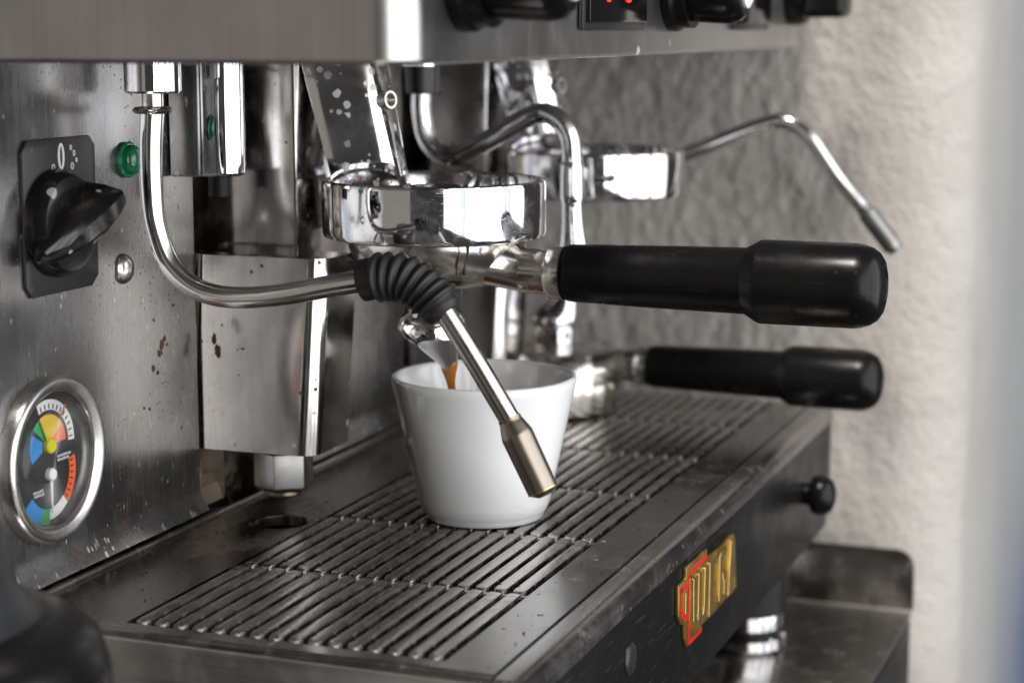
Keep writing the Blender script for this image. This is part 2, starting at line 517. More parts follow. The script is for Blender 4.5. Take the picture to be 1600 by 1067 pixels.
# upper housing, rounded at the near front corner
x0, x1, y0, y1 = -.208, .325, -.0575, .14
rr = .0125
plan = arc(x0+rr, y0+rr, rr, 180, 270, 14) + arc(x1-.004, y0+.004, .004, 270, 360, 5) + [(x1, y1), (x0, y1)]
rings = []
for z, ins in ((.1868, .0016), (.1872, .0006), (.1882, 0), (.300, 0)):
    cxm, cym = (x0+x1)/2, (y0+y1)/2
    rings.append([(x+(ins if x < cxm else -ins), y+(ins if y < cym else 0), z) for x, y in plan])
v, f = loft(rings)
mesh_obj('upper_housing', v, f, 'housing', mc, smooth=30)

# control knobs on the housing front
def tap_knob(x, L=.043, r=.0188):
    k = lathe('tap_knob', [(.0, 0), (r, 0), (r, .003), (r*.93, .0045), (r*.93, .009), (.0, .009)], (x, y0-.0006, .2150), 'y-', 'black', mc, seg=48)
    prof = []
    ring_n = 48
    rings = []
    for h, rad in ((.009, r*.78), (.011, r*.80), (L-.006, r*.84), (L-.002, r*.78), (L, r*.66)):
        ring = []
        for i in range(ring_n):
            a = 2*PI*i/ring_n
            q = rad*(1-.05*(1 if (i % 8) in (0, 1) else 0))
            ring.append((x+q*math.cos(a), y0-.0006-h, .2150+q*math.sin(a)))
        rings.append(ring)
    v, f = loft(rings)
    mesh_obj('grip', v, f, 'black', k)
    lathe('end_cap', [(0, L), (r*.5, L), (r*.5, L+.0012), (r*.42, L+.002), (0, L+.002)], (x, y0-.0006, .2150), 'y-', 'white', k, seg=32)
    return k
tap_knob(-.164, .034)
tap_knob(.068, .031)
k3 = box('selector_knob', (.281, .307), (y0-.031, y0-.009), (.203, .230), 'black', mc, bevel=.004, bseg=3)
lathe('base_ring', [(0, 0), (.0165, 0), (.0165, .005), (.015, .009), (0, .009)], (.294, y0-.0006, .2155), 'y-', 'black', k3, seg=40)

def ring_poly(cx, cz, rx, rz, w, n=28):
    o = [(cx+rx*math.cos(2*PI*i/n), cz+rz*math.sin(2*PI*i/n)) for i in range(n)]
    i_ = [(cx+(rx-w)*math.cos(2*PI*i/n), cz+(rz-w)*math.sin(2*PI*i/n)) for i in range(n)]
    return o, i_
def flat_ring(name, cx, cz, rx, rz, w, y, th, mat, parent, n=28):
    o, i_ = ring_poly(cx, cz, rx, rz, w, n)
    rings = [[(x, y, z) for x, z in o], [(x, y-th, z) for x, z in o], [(x, y-th, z) for x, z in i_], [(x, y, z) for x, z in i_]]
    v = [p for r_ in rings for p in r_]; f = []
    for q in range(4):
        for j in range(n):
            k = (j+1) % n; b = (q+1) % 4
            f.append((q*n+j, q*n+k, b*n+k, b*n+j))
    return mesh_obj(name, v, f, mat, parent)

def display(xa, xb, lit):
    d = box('display', (xa, xb), (y0-.004, y0-.0005), (.1995, .235), 'screen', mc, bevel=.001)
    fr = box('frame', (xa-.003, xb+.003), (y0-.0022, y0-.0004), (.1968, .238), 'plastic', d, bevel=.0008)
    if lit:
        for cx in (-.031, -.006):
            flat_ring('digit', cx, .2158, .0066, .0088, .0010, y0-.0041, .0003, 'led', d)
    return d
display(-.052, .020, True)
display(.172, .236, False)

# splash panels between the groups, with a kicked-out bottom edge
PY = .108
def splash(xa, xb):
    prof = [(PY, .186), (PY, .014), (PY-.0004, .011), (PY-.0035, .0045), (PY-.0042, .0035), (PY-.0030, .0030), (PY+.0008, .0100), (PY+.0016, .014), (PY+.0016, .186)]
    return prism_x('splash_panel', prof, xa, xb, 'panel', mc, smooth=25)
pa = splash(-.194, -.0425)
splash(.034, .1655)
splash(.246, .288)
box('back_plate', (-.194, .288), (.1285, .131), (-.05, .187), 'dirty', mc)
for xs in (0, .21):
    prism_x('rear_bracket', [(.110, .003), (.119, .028), (.1205, .027), (.1125, .001)], -.044+xs, -.020+xs, 'dirty', mc)
    prism_y('rear_gusset', [(-.030+xs, .002), (-.014+xs, .002), (-.014+xs, .045), (-.030+xs, .045), (-.034+xs, .012)], .1125, .1140, 'dirty', mc)

# dome screw, green lamp on the near panel
lathe('screw', [(.0058, 0), (.0056, .0008), (.0047, .0020), (.0030, .0029), (.0012, .0033), (0, .0034)], (-.0960, PY-.0001, .1085), 'y-', 'bezel', mc, seg=32, smooth=60)
lp = lathe('indicator_lamp', [(.0056, 0), (.0056, .0030), (.0050, .0042), (.0030, .0052), (0, .0056)], (-.0915, PY-.0001, .1490), 'y-', 'lamp', mc, seg=40, smooth=60)
lathe('lamp_ring', [(.0057, 0), (.0068, 0), (.0068, .0012), (.0060, .0018), (.0057, .0018)], (-.0915, PY-.0001, .1490), 'y-', 'lamp', lp, seg=40, caps=False)

# switch plate with its rotary knob
pl = [(-.1600, .1090), (-.1565, .1050), (-.1190, .1050), (-.1145, .1090), (-.1145, .1560), (-.1180, .1595), (-.1565, .1595), (-.1600, .1555)]
sp = prism_y('switch_plate', pl, PY-.0001, PY-.0013, 'plate', mc, bevel=.0003)
flat_ring('zero_mark', -.1365, .1530, .0020, .0047, .0011, PY-.0013, .0002, 'white', sp)
for k_, (ux, uz, us) in enumerate(((-.1302, .1558, .0007), (-.1283, .1537, .0008), (-.1268, .1512, .0006), (-.1296, .1492, .0009), (-.1415, .1492, .0010))):
    flat_ring('water_mark', ux, uz, us, us*1.4, .00035, PY-.0013, .00015, 'white', sp, n=14)
kn = lathe('rotary_knob', [(0, 0), (.0190, 0), (.0190, .0025), (.0180, .0050), (.0165, .0075), (0, .0078)], (-.1420, PY-.0014, .1300), 'y-', 'knob', sp, seg=48)
def wing():
    rings = []
    c = Vector((-.1425, 0, .1295)); d = Vector((math.cos(R(30)), 0, math.sin(R(30)))); e = Vector((-d.z, 0, d.x))
    prof = [(-.0215, .0010, .0008), (-.0195, .0038, .006), (-.0130, .0062, .0125), (-.0050, .0086, .0180), (.0040, .0092, .0215), (.0120, .0084, .0230), (.0180, .0060, .0220), (.0208, .0026, .0190), (.0214, .0006, .0180)]
    for s_, wd, hh in prof:
        ring = []
        sec = [(-1, 0), (-1, .55), (-.82, .86), (-.45, 1), (.45, 1), (.82, .86), (1, .55), (1, 0)]
        for a, b in sec:
            p = c+d*s_+e*(a*wd*(1.05-.35*b)); ring.append((p.x, PY-.0060-b*hh*.68, p.z))
        rings.append(ring)
    v, f = loft(rings)
    return mesh_obj('knob_wing', v, f, 'knob', kn, smooth=28)
wing()

# pressure gauge
gx, gz, gr = -.1500, .0470, .0300
G = lathe('pressure_gauge', [(gr, 0), (gr, .0030), (gr*.985, .0048), (gr*.955, .0058), (gr*.93, .0060), (gr*.845, .0050), (gr*.81, .0040), (gr*.80, .0030), (gr*.80, .0010)], (gx, PY-.0001, gz), 'y-', 'bezel', mc, seg=96, caps=False, smooth=60)
fy = PY-.0012
lathe('dial', [(0, 0), (gr*.805, 0), (gr*.805, .0006), (0, .0006)], (gx, fy, gz), 'y-', 'dialblack', G, seg=64)
def sector(name, cu, cv, r0, r1, a0, a1, mat, dy, parent=G):
    n = 18
    o = arc(gx+cu, gz+cv, r1, a0, a1, n); i_ = arc(gx+cu, gz+cv, r0, a1, a0, n)
    return prism_y(name, o+i_, fy-.0007-dy, fy-.0009-dy, mat, parent, smooth=None)
pu, pv1, pv2 = -.0022, .0052, -.0050
sector('scale_arc', pu, pv1, .0128, .0165, -2, 112, 'white', 0)
sector('colour_zone', pu, pv1, .0008, .0112, 38, 112, 'yellow', 0)
sector('colour_zone', pu, pv1, .0008, .0112, 2, 38, 'orange', 0)
sector('colour_zone', pu, pv1, .0008, .0112, 112, 140, 'greenp', 0)
sector('colour_zone', pu, pv1, .0035, .0112, 150, 205, 'blue', 0)
sector('scale_arc', pu, pv2, .0128, .0168, -48, 14, 'orange', 0)
sector('scale_arc', pu, pv2, .0125, .0165, -92, -49, 'white', 0)
sector('colour_zone', pu, pv2, .0125, .0180, -112, -92, 'greenp', 0)
sector('colour_zone', pu, pv2, .0125, .0180, -148, -112, 'blue', 0)
def ticks(pv, a0, a1, n, ra, rb, mat):
    for i in range(n):
        a = R(a0+(a1-a0)*i/(n-1)); d = Vector((math.cos(a), math.sin(a))); e = Vector((-d.y, d.x))*.00022
        c = Vector((gx+pu, gz+pv))
        q = [c+d*ra-e, c+d*rb-e, c+d*rb+e, c+d*ra+e]
        prism_y('tick', [(p.x, p.y) for p in q], fy-.0010, fy-.0012, mat, G, smooth=None)
ticks(pv1, 4, 106, 11, .0132, .0150, 'dialblack')
ticks(pv1, 48, 49, 2, .0118, .0172, 'orange')
ticks(pv2, -44, 10, 7, .0132, .0150, 'dialblack')
# small print on the dial, too small to read
random.seed(3)
for (u0, v0, n) in ((.0035, -.0002, 7), (.0035, -.0016, 6), (-.012, -.0105, 5), (-.0115, -.0118, 5)):
    for i in range(n):
        uu = u0+i*.00125
        h = random.uniform(.0007, .0010)
        prism_y('print_mark', [(gx+uu, gz+v0), (gx+uu+.0007, gz+v0), (gx+uu+.0007, gz+v0+h), (gx+uu, gz+v0+h)], fy-.0007, fy-.0009, 'white', G, smooth=None)
def needle(pv, ang, L, mat, hub):
    d = Vector((math.cos(R(ang)), math.sin(R(ang)))); e = Vector((-d.y, d.x)); c = Vector((gx+pu, gz+pv))
    q = [c-e*.0008, c+d*L-e*.0003, c+d*L+e*.0003, c+e*.0008]
    nd = prism_y('needle', [(p.x, p.y) for p in q], fy-.0016, fy-.0019, mat, G, smooth=None)
    lathe('needle_hub', [(hub, 0), (hub, .0016), (hub*.8, .0022), (0, .0023)], (gx+pu, fy-.0007, gz+pv), 'y-', mat, nd, seg=28)
needle(pv1, 118, .0120, 'needle_y', .0027)
needle(pv2, -90, .0140, 'white', .0023)
lathe('glass', [(gr*.803, 0), (gr*.5, .0002), (0, .0004)], (gx, PY-.0036, gz), 'y-', 'glass', G, seg=64, smooth=180)

# chrome shroud hanging beside the near group
shp = [(-.0580, .1075), (-.0580, .0920)] + [(-.0500-.0080*math.cos(R(a)), .0890-.0082*math.sin(R(a))) for a in range(0, 181, 12)] + [(-.0420, .1075)]
rings = []
for z, ins in ((.1405, .0022), (.1409, .0010), (.1420, 0), (.1860, 0)):
    rings.append([(x+ins*(.5 if x < -.050 else -.5), y+(ins if y < .1 else 0), z) for x, y in shp])
v, f = loft(rings)
sh = mesh_obj('shroud', v, f, 'chrome', mc, smooth=40)
box('side_plate', (-.0604, -.0582), (.0945, .1076), (.1405, .1860), 'panel', sh, bevel=.0010)
lathe('outlet', [(.0, -.008), (.0045, -.008), (.0045, .001), (0, .001)], (-.049, .092, .1405), 'z', 'dark', sh, seg=24)

# groups
def group(xs):
    # body behind the neck
    bd = box('group_body', (-.0265+xs, .027+xs), (.0700, .1245), (.085, .187), 'body', mc, bevel=.0015)
    # folded cover below it, leaning back a little towards the bottom
    th = .0012
    xa, xb = -.0405+xs, -.0085+xs
    def plan_ring(sh, z):
        yf, yb = .0520+sh, .1085+sh
        o = [(xa+.006, yb+.003), (xa+.0025, yb+.0015)] + arc(xa+.0035, yb-.004, .0035, 150, 180, 3) + arc(xa+.0075, yf+.0075, .0075, 180, 270, 12) + [(xb, yf)]
        return o
    def offset_ring(o, d):
        out = []
        for i, p in enumerate(o):
            a = Vector(o[max(i-1, 0)]); b = Vector(o[min(i+1, len(o)-1)]); t = (b-a).normalized()
            nrm = Vector((-t.y, t.x)); out.append((p[0]+nrm.x*d, p[1]+nrm.y*d))
        return out
    rings = []
    for z, s_ in ((.0285, .0055), (.1080, 0)):
        o = plan_ring(s_, z); i_ = offset_ring(o, th)
        rings.append([(x, y, z) for x, y in o]+[(x, y, z) for x, y in reversed(i_)])
    v, f = loft(rings)
    cv = mesh_obj('valve_cover', v, f, 'box', mc, smooth=40)
    prism_y('cover_top', [(xa+.0016, .1060), (xb, .1060), (xb, .1074), (xa+.0016, .1074)], .0540, .1085, 'box', cv, smooth=None)
    # inner fitting and hex nut under the cover
    nt = []
    for h, k in ((.0270, .90), (.0262, 1.0), (.0118, 1.0), (.0100, .90)):
        nt.append([(-.0215+xs+.0125*k*math.cos(R(a+8)), .0805+.0125*k*math.sin(R(a+8)), h) for a in range(0, 360, 60)])
    v, f = loft(nt)
    nut = mesh_obj('hex_nut', v, f, 'nut', mc, smooth=25, bevel=.0005)
    lathe('nut_shank', [(0, .0075), (.0075, .0075), (.0085, .0085), (.0085, .0102), (0, .0102)], (-.0215+xs, .0805, 0), 'z', 'dirty', nut, seg=32)
    lathe('valve_body', [(0, .0270), (.0095, .0270), (.0095, .086), (0, .086)], (-.0215+xs, .0850, 0), 'z', 'dirty', nut, seg=32)
    # neck: slanted chrome box with chamfered front edges
    def nring(z):
        k = (z-.142)/.039
        yb = .0602+.0088*k; yf = .0352+.0080*k
        w_ = .0042*k
        return [(-.0175-w_+xs, yb, z), (-.0072-w_+xs, yf, z), (.0072+w_*.4+xs, yf+.0012, z), (.0175+w_+xs, yb, z)]
    hd = lathe('group_collar', [(.030, .1145), (.0430, .1145), (.0446, .1152), (.0452, .1168), (.0452, .1358), (.0448, .1372), (.0438, .1378), (.0428, .1375), (.0420, .1360), (.0416, .1300)], (xs, .0215, 0), 'z', 'collar', mc, seg=128, smooth=40, caps=False)
    lathe('collar_well', [(.0417, .1302), (.013, .1306), (.0120, .1335), (.0108, .1350), (.006, .1354), (0, .1355)], (xs, .0215, 0), 'z', 'well', hd, seg=72)
    v, f = loft([nring(.1310), nring(.150), nring(.170), nring(.1868)])
    nk = mesh_obj('group_neck', v, f, 'neck', hd, smooth=25, bevel=.0006)
    # flange where the neck meets the collar
    v, f = loft([[(p[0]*1.0+(-.002 if p[0] < xs else .002), p[1]+(-.003 if p[1] < .05 else .002), .1308) for p in nring(.137)], [(p[0], p[1], .1352) for p in nring(.135)]])
    mesh_obj('neck_flange', v, f, 'neck', hd, smooth=25)
    # drilled screw boss on the neck's front chamfer
    b0 = Vector((-.0070+xs, .0405, .1690)); dr = Vector((-.35, -1, .10)).normalized()
    prof = [(.0040, -.004), (.0040, .0038), (.0036, .0044), (.0027, .0044), (.0025, .0005), (0, .0005)]
    e1 = dr.orthogonal().normalized(); e2 = dr.cross(e1)
    v, f = loft([[tuple(b0+dr*h+(e1*math.cos(2*PI*i/28)+e2*math.sin(2*PI*i/28))*max(r, 1e-5)) for i in range(28)] for r, h in prof])
    mesh_obj('screw_boss', v, f, 'cast', hd, smooth=40)
group(0.0)
group(.21)

# steam wand at the near end
def steam_wand_near():
    X = -.100
    nu = lathe('steam_wand', [(0, 0), (.0098, 0), (.0104, .0008), (.0104, .016), (0, .016)], (X, .0905, .1742), 'z', 'chrome', mc, seg=40, smooth=30)
    lathe('wand_neck', [(.0040, -.0065), (.0040, .0002)], (X, .0908, .1742), 'z', 'cast', nu, seg=28)
    lathe('wand_ring', [(.0040, 0), (.0066, .0004), (.0074, .0014), (.0066, .0026), (.0040, .0030)], (X, .0910, .1665), 'z', 'chrome', nu, seg=40, smooth=60)
    pts = [(X, .0912, .1680), (X, .0922, .155), (X, .0924, .140), (X, .0912, .1265), (X, .0860, .1125), (X, .0770, .1042), (X, .0660, .1008), (X, .052, .1008), (X, .036, .1030), (X, .020, .1065), (X, .004, .1095)]
    tube('pipe', pts, lambda t: .0047-.0007*min(1, t*3), 'tube', nu, seg=28, n=10)
    gp = [(X, .0075, .1090), (X, .0000, .1105), (X, -.0080, .1105), (X, -.0150, .1075), (X, -.0205, .1030), (X, -.0245, .0985)]
    def gr_(t):
        if t < .14: return .0076 if t > .01 else .0066
        if t > .86: return .0074-.0015*max(0, (t-.93)/.07)
        ph = (t-.14)/.72*8
        return .0074+.0016*(.5-.5*math.cos(2*PI*ph))**.7
    tube('rubber_grip', gp, gr_, 'grip', nu, seg=40, n=32, smooth=70)
    tube('lower_pipe', [(X, -.0215, .1030), (X, -.0360, .0818), (X, -.0488, .0622)], .0038, 'lower', nu, seg=28, n=8)
    a = Vector((X, -.0482, .0632)); b = Vector((X, -.0617, .0366)); d = (b-a)
    def tr(t):
        if t < .06: return .0042
        if t < .22: return .0044+(t-.06)/.16*.0014
        if t < .93: return .0058-.0004*(t-.22)
        return .0056-.0030*(t-.93)/.07
    nz = tube('nozzle', [tuple(a+d*(i/40)) for i in range(41)], tr, 'tip', nu, seg=36, curve=False, smooth=30)
    c0 = a+d*.92
    tube('nozzle_band', [tuple(c0+d*k) for k in (0, .006, .018, .024)], lambda t: .0056 if 0 < t < 1 else .0050, 'gold', nz, seg=36, curve=False)
steam_wand_near()

def water_wand():
    X = .10
    nu = lathe('hot_water_wand', [(0, .006), (.0062, .006), (.0072, .0065), (.0080, .022), (0, .022)], (X, .0690, .1620), 'z', 'plastic', mc, seg=32)
    lathe('wand_nut', [(.0, 0), (.0088, 0), (.0088, .006), (0, .006)], (X, .0690, .1808), 'z', 'chrome', nu, seg=12, smooth=20)
    pts = [(X, .0692, .172), (X, .0694, .160), (X, .0670, .1485), (X, .0615, .1418), (X, .0545, .1398), (X, .0460, .1425), (X, .0330, .1495), (X, .0190, .1575), (X, .0100, .1602), (X, .0025, .1570), (X, -.0020, .1505), (X, -.0033, .142), (X, -.0034, .128)]
    tube('pipe', pts, .0046, 'chrome', nu, seg=28, n=10)
    def sr(t):
        for a, b, c, d in ((0, .0046, .02, .0053), (.02, .0053, .22, .0055), (.22, .0055, .24, .0047), (.24, .0047, .36, .0050), (.36, .0050, .50, .0064), (.50, .0064, .92, .0060), (.92, .0060, 1.01, .0045)):
            if a <= t <= c: return b+(d-b)*(t-a)/(c-a)
        return .005
    tube('sleeve', [(X, -.0034, .1390), (X, -.0036, .1200), (X, -.0046, .1010), (X, -.0058, .0900), (X, -.0068, .0800)], sr, 'chrome', nu, seg=28, n=14)
water_wand()

def steam_wand_far():
    nu = lathe('steam_wand', [(0, 0), (.0098, 0), (.0104, .0008), (.0104, .016), (0, .016)], (.310, .0905, .1742), 'z', 'chrome', mc, seg=12, smooth=20)
    pts = [(.310, .0905, .175), (.310, .0905, .150), (.309, .082, .130), (.307, .060, .118), (.303, .030, .120), (.300, -.0023, .1305), (.300, -.029, .1415), (.300, -.046, .1478), (.300, -.0540, .1488), (.300, -.0620, .1462), (.300, -.0700, .1390), (.300, -.0846, .1190), (.300, -.0990, .1030)]
    tube('pipe', pts, lambda t: .0042 if t < .75 else .0042-.0004*(t-.75)*4, 'tube', nu, seg=24, n=10)
    a = Vector((.300, -.0975, .1050)); d = Vector((.300, -.1162, .0818))-a
    tube('nozzle', [tuple(a+d*(i/20)) for i in range(21)], lambda t: .0040 if t < .12 else (.0052 if t < .9 else .0052-.002*(t-.9)*10), 'nut', nu, seg=28, curve=False, smooth=35)
steam_wand_far()

# drip tray body
FY = -.0870
strip = [(-.0757, -.012), (-.0757, -.0006), (-.0752, 0), (-.0815, 0)] + [(FY+.0055*(1-math.sin(R(a))), -.0055+.0055*math.cos(R(a))) for a in range(0, 91, 15)] + [(FY, -.0085), (FY+.0025, -.0085), (FY+.0025, -.012)]
strip = [(-.0757, -.012), (-.0757, -.0006), (-.0763, 0)] + [(FY+.0055-.0055*math.sin(R(a)), -.0055+.0055*math.cos(R(a))) for a in range(0, 91, 15)] + [(FY, -.0085), (FY+.0025, -.0085), (FY+.0025, -.012)]
prism_x('front_strip', strip, -.1885, .2885, 'strip', mc, smooth=40, bevel=None)
fp = prism_y('front_panel', [(-.1885, -.0088), (.2880, -.0088), (.2880, -.052), (.2780, -.0640), (-.1885, -.0640)], FY+.0004, FY+.0030, 'front', mc, bevel=.0008)
sd = [(.1045, -.0010), (.1045, -.064), (-.0845, -.064), (-.0845, -.0010)]
prism_x('side_plate', [(.1042, -.0012), (.1042, -.064), (-.0855, -.064), (-.0855, -.0088), (-.0750, -.0020)], -.1900, -.1885, 'side', mc, bevel=.0004)
prism_x('side_plate', [(.1042, -.0012), (.1042, -.064), (-.0835, -.064), (-.0835, -.0100), (-.0750, -.0120)], .2862, .2874, 'strip', mc)
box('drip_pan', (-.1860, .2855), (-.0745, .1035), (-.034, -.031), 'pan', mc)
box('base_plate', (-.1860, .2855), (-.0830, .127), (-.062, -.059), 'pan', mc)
tube('rear_bead', [(-.187, .1035, .0006), (.05, .1035, .0006), (.286, .1035, .0006)], .0015, 'strip', mc, seg=14, n=4)
# round black knob and small plug on the black front
kb = lathe('tray_knob', [(.0055, 0), (.0055, .003), (.0090, .0045), (.0102, .0080), (.0098, .0115), (.0075, .0145), (.0040, .0158), (0, .0161)], (.2200, FY+.0003, -.0330), 'y-', 'black', fp, seg=40, smooth=60)
lathe('plug', [(.0062, 0), (.0062, .0004), (.0055, .0009), (0, .0011)], (-.0790, FY+.0003, -.0265), 'y-', 'plastic', fp, seg=32, smooth=60)
box('worn_sticker', (-.004, .024), (FY-.00025, FY+.0002), (-.0108+.0005, -.0092+.0004), 'plastic', fp, bevel=None)

# badge: gold plate shaped like a cup with handle, red enamel lines, raised letters
BY = FY+.0003
plate = [(-.0085, -.0112), (.0235, -.0112), (.0235, -.0150), (.0385, -.0158), (.0540, -.0165), (.0600, -.0150), (.0690, -.0165), (.0705, -.0425), (.0540, -.0418), (.0380, -.0425), (.0255, -.0420), (.0165, -.0415), (.0165, -.0445), (-.0050, -.0445), (-.0090, -.0400), (-.0105, -.0330), (-.0150, -.0325), (-.0195, -.0275), (-.0195, -.0155), (-.0085, -.0155)]
bd = prism_y('badge', plate, BY, BY-.0015, 'gold_base', fp, bevel=.0004)
def raised(name, poly, mat, h=.0008):
    return prism_y(name, poly, BY-.0013, BY-.0015-h, mat, bd, smooth=None, bevel=.00012 if mat != 'red' else None, bseg=1)
def bar(name, a, b, wd, mat, h=.0008):
    a, b = Vector(a), Vector(b); d = (b-a).normalized(); e = Vector((-d.y, d.x))*wd/2
    return raised(name, [tuple(a-e), tuple(b-e), tuple(b+e), tuple(a+e)], mat, h)
for a, b, wd in (((-.0050, -.0142), (.0218, -.0142), .0026), ((-.0050, -.0155), (-.0050, -.0432), .0026), ((-.0037, -.0430), (.0150, -.0430), .0022), ((-.0063, -.0182), (-.0165, -.0182), .0028), ((-.0165, -.0168), (-.0165, -.0272), .0030), ((-.0165, -.0272), (-.0118, -.0308), .0030), ((-.0118, -.0308), (-.0055, -.0308), .0028)):
    bar('enamel_line', a, b, wd*.74, 'red', .0004)
bar('inner_line', (-.0108, -.0205), (-.0108, -.0290), .0016, 'gold', .0008)
LT, LB = -.0174, -.0400
W_ = [(-.0018, LT), (.0026, LT), (.0032, -.0340), (.0055, -.0362), (.0062, LT), (.0106, LT), (.0112, -.0340), (.0135, -.0362), (.0150, -.0330), (.0158, LT), (.0206, LT), (.0196, -.0350), (.0160, LB), (.0118, LB), (.0088, -.0372), (.0060, LB), (.0022, LB), (-.0012, -.0350)]
raised('letter', W_, 'gold', .0013)
raised('letter', [(.0232, LT), (.0358, LT), (.0358, -.0205), (.0276, -.0205), (.0276, -.0268), (.0345, -.0268), (.0345, -.0300), (.0276, -.0300), (.0276, -.0368), (.0358, -.0368), (.0358, LB), (.0232, LB)], 'gold', .0013)
raised('letter', [(.0392, LT-.002), (.0412, LT), (.0518, LT), (.0518, -.0207), (.0434, -.0207), (.0434, -.0368), (.0478, -.0368), (.0478, -.0305), (.0455, -.0305), (.0455, -.0275), (.0520, -.0275), (.0520, LB), (.0412, LB), (.0392, LB+.002)], 'gold', .0013)
raised('letter', [(.0546, LB), (.0586, -.0168), (.0652, -.0172), (.0696, LB), (.0656, LB), (.0646, -.0342), (.0602, -.0342), (.0590, LB)], 'gold', .0013)

# feet: black sleeve over a chrome adjustable foot
def foot(x, y):
    ft = lathe('foot', [(0, -.062), (.0215, -.062), (.0215, -.1000), (.0200, -.1010), (0, -.1010)], (x, y, 0), 'z', 'dark', mc, seg=48)
    lathe('foot_base', [(0, -.1005), (.0175, -.1005), (.0190, -.1015), (.0192, -.1085), (.0182, -.1095), (0, -.1095)], (x, y, 0), 'z', 'chrome', ft, seg=48)
    lathe('foot_groove', [(0, -.1093), (.0168, -.1093), (.0168, -.1130), (0, -.1130)], (x, y, 0), 'z', 'dark', ft, seg=48)
    lathe('foot_pad', [(0, -.1128), (.0195, -.1128), (.0205, -.1138), (.0208, CZ+.0012), (.0200, CZ+.0002), (0, CZ+.0002)], (x, y, 0), 'z', 'chrome', ft, seg=48)
foot(.238, -.054); foot(-.150, -.052); foot(.232, .100); foot(-.150, .100)

# ------------------------------------------------------------------ slotted grille on the tray
gl = thing('drip_grille', 'slotted dark steel drip grille lying over the tray', 'grille', (0, 0, 0))
rows = [-.1765, -.0995, -.0220, .0565, .1345, .2130, .2915-.008]
ya, yb = -.0545, .0595
NS = 17; pitch = (yb-ya)/(NS-1)
def plate_mesh():
    v = []; f = []
    def quad(xa, xb, yc, yd, z0=0, z1=0):
        i = len(v); v.extend([(xa, yc, 0), (xb, yc, 0), (xb, yd, 0), (xa, yd, 0)]); f.append((i, i+1, i+2, i+3))
    s2 = .0012
    XA, XB = -.1845, .2860
    YF, YB = -.0747, .1025
    xr0, xr1 = rows[0]-.0012, rows[-1]+.0012
    y_lo, y_hi = ya-s2, yb+s2
    hx, hy, hr = -.0375, .0735, .0112
    quad(XA, XB, YF, y_lo)                       # front band
    quad(XA, xr0, y_lo, y_hi); quad(xr1, XB, y_lo, y_hi)
    quad(XA, hx-.02, y_hi, YB); quad(hx+.02, XB, y_hi, YB)
    # piece with the round hole
    n = 48; sq = []; ci = []
    ax, bx, ay, by = hx-.02, hx+.02, y_hi, YB
    for k in range(n):
        a = 2*PI*k/n; c, s_ = math.cos(a), math.sin(a)
        t = min((bx-hx)/c if c > 1e-9 else 1e9, (ax-hx)/c if c < -1e-9 else 1e9, (by-hy)/s_ if s_ > 1e-9 else 1e9, (ay-hy)/s_ if s_ < -1e-9 else 1e9)
        sq.append((hx+c*t, hy+s_*t, 0)); ci.append((hx+c*hr, hy+s_*hr, 0))
    ci2 = [(x+(hx-x)*.05, y+(hy-y)*.05, -.0006) for x, y, z in ci]; ci3 = [(x, y, -.004) for x, y, z in ci2]
    b = len(v); v.extend(sq+ci+ci2+ci3)
    for q in range(3):
        for k in range(n):
            m = (k+1) % n
            f.append((b+q*n+k, b+q*n+m, b+(q+1)*n+m, b+(q+1)*n+k))
    # four corner triangles of that piece
    for (cx_, cy_) in ((ax, ay), (bx, ay), (bx, by), (ax, by)):
        near = sorted(range(n), key=lambda k: (sq[k][0]-cx_)**2+(sq[k][1]-cy_)**2)[:2]
        i = len(v); v.append((cx_, cy_, 0)); f.append((i, b+near[0], b+near[1]))
    # rolled outer edge, near end and front
    i = len(v)
    prof = [(0, 0), (-.0012, -.0003), (-.0021, -.0012), (-.0024, -.0026), (-.0024, -.012)]
    for dx, dz in prof: v.extend([(XA+dx, YF, dz), (XA+dx, YB, dz)])
    for k in range(len(prof)-1): f.append((i+2*k, i+2*k+1, i+2*k+3, i+2*k+2))
    i = len(v)
    for dy, dz in ((0, 0), (-.0003, -.0006), (-.0003, -.010)): v.extend([(XA, YF+dy, dz), (XB, YF+dy, dz)])
    for k in range(2): f.append((i+2*k, i+2*k+1, i+2*k+3, i+2*k+2))
    # slot-field border turned down
    i = len(v)
    bd_ = [(xr0, y_lo), (xr1, y_lo), (xr1, y_hi), (xr0, y_hi)]
    for x, y in bd_: v.extend([(x, y, 0), (x, y, -.006)])
    for k in range(4):
        m = (k+1) % 4; f.append((i+2*k, i+2*m, i+2*m+1, i+2*k+1))
    return v, f
v, f = plate_mesh()
po = mesh_obj('plate', v, f, 'tray', gl, smooth=40)
